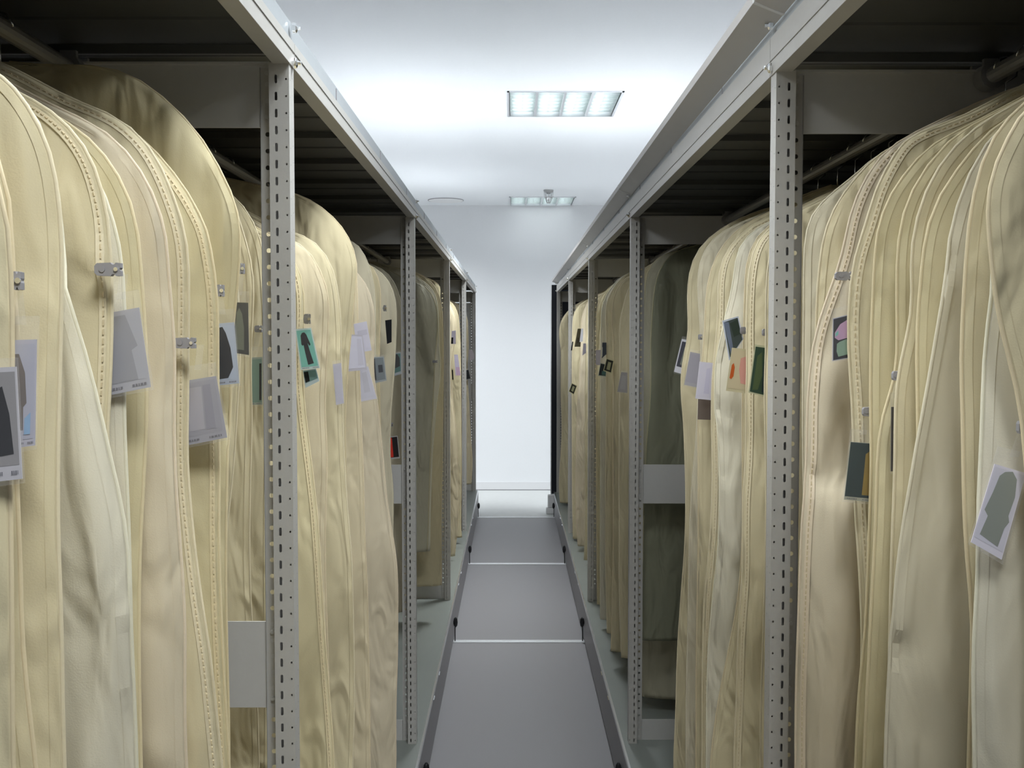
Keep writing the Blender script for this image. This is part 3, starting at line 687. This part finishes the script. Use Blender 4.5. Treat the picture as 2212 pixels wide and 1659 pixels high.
# ------------------------------------------------------------------ photo cards with clips
COAT = [(.34,.10),(.46,.04),(.60,.08),(.80,.24),(.92,.50),(.80,.55),(.68,.36),(.74,.92),(.26,.95),(.30,.38),(.20,.55),(.08,.50),(.18,.24)]
DRESS = [(.36,.07),(.52,.06),(.64,.12),(.80,.40),(.72,.44),(.62,.36),(.68,.60),(.78,.92),(.42,.95),(.36,.60),(.34,.40),(.26,.42),(.20,.38),(.24,.14)]
OVAL = [(.5+.30*math.cos(a), .5+.44*math.sin(a)) for a in [2*math.pi*k/18 for k in range(18)]]
COLM = {}
def cm(rgb):
    k = tuple(rgb)
    if k not in COLM: COLM[k] = plain('photo_ink_%d_%d_%d' % k, lin(k), .42, spec=.3)
    return COLM[k]
def R(x0, y0, x1, y1): return [(x0, y0), (x1, y0), (x1, y1), (x0, y1)]
def clip_mesh(m, box, Y):
    u0, v0, u1, v1 = box
    a = at(u0, v0, Y); b = at(u1, v1, Y)
    x0, x1, z1, z0 = a.x, b.x, a.z, b.z
    w = x1-x0; h = z1-z0
    prof = [(x0+w*.10, z0+h*.04), (x0, z0+h*.25), (x0, z0+h*.75), (x0+w*.10, z0+h*.96), (x0+w*.62, z0+h), (x0+w*.68, z0+h*.86), (x0+w*.76, z0+h*.86), (x0+w*.82, z0+h), (x1, z0+h*.96), (x1, z0+h*.62), (x1-w*.05, z0+h*.5), (x1, z0+h*.38), (x1, z0+h*.02), (x0+w*.82, z0), (x0+w*.76, z0+h*.14), (x0+w*.68, z0+h*.14), (x0+w*.62, z0)]
    m.extrude_y(prof, Y-.005, Y+.001)
    m.tube([(x1-w*.17, Y-.0065, (z0+z1)/2), (x1-w*.17, Y-.005, (z0+z1)/2)], h*.16, 10, 1)
    m.tube([(x0+w*.3, Y-.006, (z0+z1)/2), (x0+w*.3, Y-.005, (z0+z1)/2)], h*.22, 12, 0)
    return (x0+x1)/2, z0
def make_card(Y, quad, border, bg, shapes, clip, label, group, sleeve=1, bw=.06, foot=.07, marks=False, clipm=None, cy=None):
    P = [at(u, v, Y) for u, v in quad]           # TL TR BR BL
    def bil(x, y, d):
        a = P[0].lerp(P[1], x); b = P[3].lerp(P[2], x); q = a.lerp(b, y)
        return (q.x, Y-d, q.z)
    loc = ((P[0].x+P[2].x)/2, Y, max(P[0].z, P[1].z)+.01)
    t = thing('photo_card', label, 'photo card', loc, group)
    mats = []; m = MB()
    def mi(mat):
        if mat not in mats: mats.append(mat)
        return mats.index(mat)
    k = mi(cm(border) if border else cm(bg))
    c = [bil(x, y, d) for d in (.0006, -.0002) for x, y in ((0,0),(1,0),(1,1),(0,1))]
    m.add(c, [(3,2,1,0),(4,5,6,7),(0,1,5,4),(1,2,6,5),(2,3,7,6),(3,0,4,7)], k)
    if border:
        m.add([bil(x, y, .0008) for x, y in ((bw,bw*.7),(1-bw,bw*.7),(1-bw,1-foot),(bw,1-foot))], [(3,2,1,0)], mi(cm(bg)))
    for n, (rgb, poly) in enumerate(shapes):
        y1 = 1-foot if border else 1.0; y0 = bw*.7 if border else 0; x0 = bw if border else 0
        pp = [bil(x0+x*(1-2*x0), y0+y*(y1-y0), .0010+.0002*n) for x, y in poly]
        m.add(pp, [tuple(range(len(pp)-1, -1, -1))], mi(cm(rgb)))
    if marks:                                     # the small grey caption strokes along the lower border
        x = .08
        rr = random.Random(len(label))
        while x < .9:
            wd = rr.uniform(.02, .06)
            if not .42 < x < .6:
                m.add([bil(x, 1-foot*.62, .0011), bil(x+wd, 1-foot*.62, .0011), bil(x+wd, 1-foot*.36, .0011), bil(x, 1-foot*.36, .0011)], [(3,2,1,0)], mi(cm((120,118,124))))
            x += wd+.018
    m.build('photo_print', mats, t)
    top = .5*(P[0].z+P[1].z); cxm = (P[0].x+P[1].x)/2
    if sleeve:
        m = MB(); e = .05; up = .22 if clip else .08
        c = [bil(x, y, d) for d in (.0018, -.0010) for x, y in ((-e,-up),(1+e,-up),(1+e,1+e*.8),(-e,1+e*.8))]
        m.add(c, [(3,2,1,0),(4,5,6,7),(0,1,5,4),(1,2,6,5),(2,3,7,6),(3,0,4,7)])
        m.build('clear_sleeve', GLASSD if sleeve == 2 else GLASSY, t)
    if clip:
        m = MB(); cx, cz = clip_mesh(m, clip, cy or Y)
        m.build('clip', [clipm or CLIPG, CHROME], t)
        if sleeve:
            q = bil(.5, -.14, .001)
            m = MB(); d = .004
            m.add([(cx-d, Y-.0012, cz+.004), (cx+d, Y-.0012, cz+.004), (q[0]+d, Y-.0012, q[2]), (q[0]-d, Y-.0012, q[2]), (cx-d, Y-.0006, cz+.004), (cx+d, Y-.0006, cz+.004), (q[0]+d, Y-.0006, q[2]), (q[0]-d, Y-.0006, q[2])],
                  [(0,3,2,1),(4,5,6,7),(0,1,5,4),(1,2,6,5),(2,3,7,6),(3,0,4,7)])
            m.build('strap', GLASSY, t)
    return t
GL, GR = 'photo cards clipped to bags on the left rack', 'photo cards clipped to bags on the right rack'
LIL = (186,182,192); LILW = (205,202,214); WHT = (222,222,226); BLK = (26,26,30); CRM = (205,200,170)
CARDS = [
# left, nearest bay
(.725, [(-25,795),(36,792),(49,1034),(-20,1042)], (196,192,196), (150,146,146), [(BLK, [(.1,.2),(.48,.15),(.72,.45),(.82,.88),(.1,.9)])], None, 'photo card with a black garment cut by the left photo edge', GL, dict(marks=True, foot=.13)),
(.758, [(14,735),(80,733),(76,962),(32,968)], (178,176,188), (172,172,186), [((112,104,100), [(.12,.10),(.4,.10),(.62,.30),(.66,.62),(.5,.66),(.45,.9),(.1,.9)]), ((140,172,205), [(.55,.78),(.85,.72),(.82,.95),(.5,.95)])], (22,587,52,627), 'photo card with a brown coat and blue corner, second from the left photo edge', GL, dict(marks=True)),
(.981, [(225,678),(301,664),(326,836),(226,856)], (178,176,182), (176,175,182), [((156,155,160), [(.10,.02),(.60,.02),(.88,.50),(.70,.55),(.80,.99),(.05,.99)])], (208,568,265,597), 'large lilac grey card with a grey coat under the dark long clip', GL, dict(cy=.945, marks=True, foot=.12)),
(1.225, [(392,824),(467,812),(491,945),(390,965)], (166,164,172), (160,158,166), [((176,172,180), R(.16,.10,.56,.9)), ((150,148,158), R(.60,.08,.84,.92))], (378,729,424,753), 'pale grey card on the bag with the light grey clip', GL, dict(cy=1.168, foot=.12, marks=True)),
(1.292, [(458,700),(506,696),(517,828),(460,834)], (176,182,194), (178,186,200), [((24,24,28), [(.14,.04),(.46,.02),(.62,.14),(.80,.42),(.86,.78),(.62,.97),(.14,.98)])], (464,615,485,641), 'card with a black coat right of the grey clip, near left bay', GL, dict(marks=True, foot=.08)),
(1.39, [(498,653),(536,654),(538,767),(498,761)], None, (66,64,58), [((112,114,96), [(.36,.2),(.5,.1),(.66,.22),(.76,.5),(.74,.92),(.3,.92),(.28,.5)])], (513,569,529,592), 'dark card with a grey green coat beside the near left upright', GL, dict()),
(1.738, [(534,773),(567,771),(567,874),(534,875)], (168,180,172), (132,160,148), [((34,38,38), R(.84,.1,1,.95))], (551,703,567,718), 'pale teal card half hidden by the near left upright', GL, dict(marks=True, foot=.05)),
# left, second bay
(1.845, [(638,711),(672,708),(691,795),(650,799)], (206,224,220), (128,198,182), [((26,26,30), DRESS)], (657,678,671,700), 'card with a long black dress on teal, right of the near left upright', GL, dict(marks=True, clipm='steel', foot=.06)),
(1.868, [(654,800),(683,796),(690,823),(660,838)], (190,205,205), (110,140,136), [((24,26,28), R(0,.1,.36,.95))], None, 'small tilted teal card peeking below the black dress card', GL, dict(sleeve=0, foot=.25)),
(2.115, [(719,787),(737,784),(743,871),(726,875)], LILW, (200,197,210), [], None, 'narrow blank white card left of two overlapping white cards', GL, dict(sleeve=1)),
(2.345, [(764,700),(792,694),(803,757),(772,762)], LILW, (204,200,212), [((190,186,198), R(.15,.25,.95,.45))], None, 'white card at the back of the two overlapping blank cards', GL, dict(sleeve=0)),
(2.315, [(752,722),(783,724),(793,799),(747,803)], LIL, (204,202,216), [((196,193,206), R(.62,.08,.92,.9))], (736,738,744,749), 'white card in front of another in the second left bay', GL, dict(sleeve=0)),
(2.47, [(770,801),(795,791),(814,861),(772,869)], LILW, (200,198,210), [((190,188,198), R(.4,.1,.8,.8))], None, 'blank white card low, right below the overlapping white cards', GL, dict()),
(2.83, [(800,772),(829,770),(835,822),(804,829)], (150,156,158), (112,120,124), [((28,30,34), R(.08,.02,.30,.95)), ((40,44,52), R(.52,.32,.88,.66))], None, 'grey card with two small dark garments in the second left bay', GL, dict()),
(3.10, [(832,692),(846,690),(846,739),(836,743)], None, (24,25,30), [], (828,659,835,673), 'small black card high on the sage bag', GL, dict(sleeve=0, clipm='steel')),
(3.255, [(847,764),(866,761),(867,807),(846,814)], (150,156,160), (66,104,98), [((18,20,22), [(.1,.05),(.6,.02),(.9,.25),(.92,.7),(.1,.78)])], None, 'card with a black coat over teal beside the second left upright', GL, dict(foot=.12)),
(3.30, [(836,944),(859,941),(864,990),(836,993)], (160,158,156), (34,30,32), [((196,52,40), [(.1,.02),(.44,.02),(.52,.98),(.1,.98)])], None, 'card half red and half black beside the second left upright', GL, dict(sleeve=0)),
# left, far bays
(6.40, [(976,715),(984.5,714),(984.5,743),(974,743)], None, (184,176,192), [(BLK, R(.02,.5,.45,.98))], None, 'small lilac card with a black corner in the fourth left bay', GL, dict(sleeve=0)),
(6.90, [(981,766),(989,766),(995,811),(984,811)], None, (190,182,200), [((186,158,180), R(.2,.6,1,1))], None, 'lilac and pink card in the fourth left bay', GL, dict(sleeve=0)),
(6.44, [(975,796),(979,796),(980.5,822),(976.5,822)], (196,184,140), (30,30,26), [], None, 'thin black card with yellow border in the fourth left bay', GL, dict(sleeve=0, bw=.16)),
(8.62, [(1007,799),(1012,798),(1017,819),(1007,821)], (170,166,160), (44,46,48), [], None, 'small dark card at the far end of the left rack', GL, dict(sleeve=0)),
(8.55, [(1012,757),(1020,756),(1026,772),(1016,780)], None, (176,164,166), [], None, 'pinkish translucent card sticking out at the far left end', GL, dict(sleeve=1)),
# right, nearest bay
(1.345, [(1799,688),(1842,677),(1850,771),(1798,780)], (176,176,190), (34,36,52), [((196,160,196), [(.06,.34),(.34,.16),(.80,.08),(.98,.12),(.98,.46),(.80,.52),(.24,.54),(.06,.46)]), ((128,196,190), [(.08,.36),(.24,.3),(.24,.40),(.10,.44)]), ((140,168,150), [(.16,.62),(.30,.58),(.62,.55),(.70,.72),(.64,.92),(.22,.94),(.14,.80)])], (1803,587,1842,606), 'dark card with a pink dress and a pale green jacket', GR, dict(bw=.03, foot=.02)),
(1.277, [(1837,954),(1888,958),(1887,1085),(1823,1079)], (176,176,160), (28,52,56), [((150,124,54), [(.66,.2),(.88,.12),(.98,.3),(.98,.95),(.58,.95),(.62,.6)]),], (1862,879,1886,899), 'dark green card showing a golden garment', GR, dict(bw=.01, foot=.06, marks=True)),
(1.178, [(1925,879),(1945,879),(1943,1018),(1924,1018)], None, (58,52,46), [], (1926,801,1949,822), 'narrow dark brown card on the near right bags', GR, dict(sleeve=1)),
(.922, [(2148,1002),(2216,1022),(2163,1209),(2097,1171)], (226,220,230), (214,210,220), [((142,146,136), [(.22,.10),(.36,.03),(.60,.0),(.80,.08),(.90,.30),(.86,.55),(.94,.62),(.84,.72),(.80,.97),(.14,.93),(.22,.66),(.06,.60),(.16,.34)])], (2196,908,2222,937), 'large white framed card with a grey green dress at far right', GR, dict(bw=.04, foot=.08)),
# right, second bay
(2.80, [(1473,732),(1492,736),(1476,809),(1456,803)], (214,212,220), (44,44,62), [((120,124,110), [(.5,.2),(.9,.1),(.9,.9),(.4,.9)])], None, 'white framed card with dark picture on the dark green bag', GR, dict(bw=.10, foot=.18)),
(2.565, [(1491,760),(1522,766),(1510,838),(1478,831)], (170,166,172), (162,158,168), [], None, 'translucent lilac card left of the plain white card', GR, dict(foot=.1)),
(2.29, [(1511,781),(1548,785),(1542,865),(1502,861)], (206,202,214), (202,198,212), [((190,186,206), [(.45,.15),(.7,.1),(.74,.9),(.4,.9)])], None, 'plain white card in the second right bay', GR, dict(sleeve=0)),
(2.325, [(1508,862),(1536,862),(1535,907),(1507,906)], None, (116,104,96), [], (1508,722,1516,734), 'smoky brown card hanging below the plain white card', GR, dict(sleeve=0)),
(2.0, [(1560,693),(1595,683),(1606,732),(1575,779)], (200,206,220), (70,80,78), [((112,122,142), [(0,0),(.34,.04),(.32,.9),(.1,.95)]), ((50,62,54), [(.4,.1),(.98,.05),(.98,.7),(.5,.6)])], (1598,706,1614,722), 'slanted blue and dark green card in the second right bay', GR, dict(bw=.07, foot=.04, sleeve=0)),
(1.975, [(1581,751),(1618,755),(1618,851),(1568,844)], (204,194,160), (206,192,160), [((216,158,146), [(.55,.2),(.98,.12),(.98,.86),(.62,.84),(.5,.5)]), ((196,92,40), [(.06,.40),(.16,.34),(.24,.45),(.22,.68),(.12,.76),(.02,.74)])], None, 'beige and pink card with an orange red patch', GR, dict(sleeve=0)),
(1.80, [(1631,744),(1662,748),(1664,860),(1616,848)], (200,198,166), (54,76,62), [((82,98,66), [(.2,.2),(.5,.1),(.6,.6),(.4,.92),(.12,.95)]), ((34,50,56), [(.66,.3),(.98,.2),(.98,.98),(.6,.96)])], (1646,710,1662,726), 'dark green card with cream border left of the near right upright', GR, dict(sleeve=0, foot=.03)),
# right, far bays
(4.36, [(1310,774),(1326,779),(1320.6,807),(1303,801)], (190,184,144), (38,40,30), [((150,148,112), R(.3,.18,.76,.86))], None, 'tilted cream-bordered card in the third right bay', GR, dict(sleeve=0, bw=.07)),
(4.62, [(1297,784),(1311,787),(1309,814),(1292,812)], (170,176,160), (34,42,44), [((70,104,98), R(.4,.6,.95,.95))], None, 'black and teal card behind the tilted cream-bordered card', GR, dict(sleeve=0)),
(4.64, [(1301,740),(1310,740),(1310,765),(1300,774)], None, (62,68,78), [((176,176,170), R(0,.3,.14,.9))], None, 'small dark blue card higher in the third right bay', GR, dict(sleeve=0)),
(4.93, [(1287,756),(1298,756),(1297,789),(1287,788)], None, (184,178,186), [], None, 'small lilac card at the third right upright', GR, dict(sleeve=0)),
(3.95, [(1342,804),(1355,805),(1355,849),(1333.6,846)], None, (156,150,146), [((166,160,156), R(.2,.15,.8,.85))], None, 'grey lilac card beside the second right upright', GR, dict(sleeve=1)),
(6.70, [(1255.5,710),(1260,710),(1259,738),(1252,739)], None, (220,220,226), [], None, 'tiny white card in the fourth right bay', GR, dict(sleeve=0)),
(7.0, [(1248,710),(1255,710),(1254,749),(1241,749)], None, (66,62,44), [((40,36,24), R(.3,.5,.6,.8))], None, 'dark olive card next to the tiny white card', GR, dict(sleeve=0)),
(7.06, [(1236,738),(1238.5,738),(1236,757),(1233,757)], None, (34,34,36), [], None, 'tiny black card at the fourth right upright', GR, dict(sleeve=0)),
(6.72, [(1235,827),(1247,833),(1240,853),(1228,846)], (198,190,150), (42,42,34), [((150,148,116), R(.3,.2,.74,.82))], None, 'tilted dark framed card lower in the fourth right bay', GR, dict(sleeve=0, bw=.09)),
(6.30, [(1260,742),(1266,742),(1266,762),(1258,768)], None, (190,182,196), [], None, 'small lilac card below the tiny white card', GR, dict(sleeve=0)),
]
for Y, quad, border, bg, shapes, clip, lab, grp, kw in CARDS:
    kw = dict(kw)
    if kw.get('clipm') == 'steel': kw['clipm'] = CLIPM
    make_card(Y, quad, border, bg, shapes, clip, lab, grp, **kw)
# a lone clip on the shiny bag of the third left bay, another on the peach bag
def lone_clip(box, Y, label, grp):
    m = MB(); clip_mesh(m, box, Y)
    tag(m.build('tag_clip', [CLIPG, CHROME]), label, 'clip', grp)
lone_clip((934,778,945,784), 4.66, 'small dark clip on the shiny grey beige bag', GL)
lone_clip((843,913,849,921), 3.36, 'tiny dark clip above the red and black card', GL)

# ------------------------------------------------------------------ world and view
w = bpy.data.worlds.new('world'); SC.world = w; w.use_nodes = True
w.node_tree.nodes['Background'].inputs['Color'].default_value = (.7, .75, .8, 1)
w.node_tree.nodes['Background'].inputs['Strength'].default_value = .05
SC.view_settings.view_transform = 'Standard'
SC.view_settings.look = 'None'
SC.view_settings.gamma = 1.0
SC.view_settings.exposure = 0.8
SC.view_settings.use_curve_mapping = False
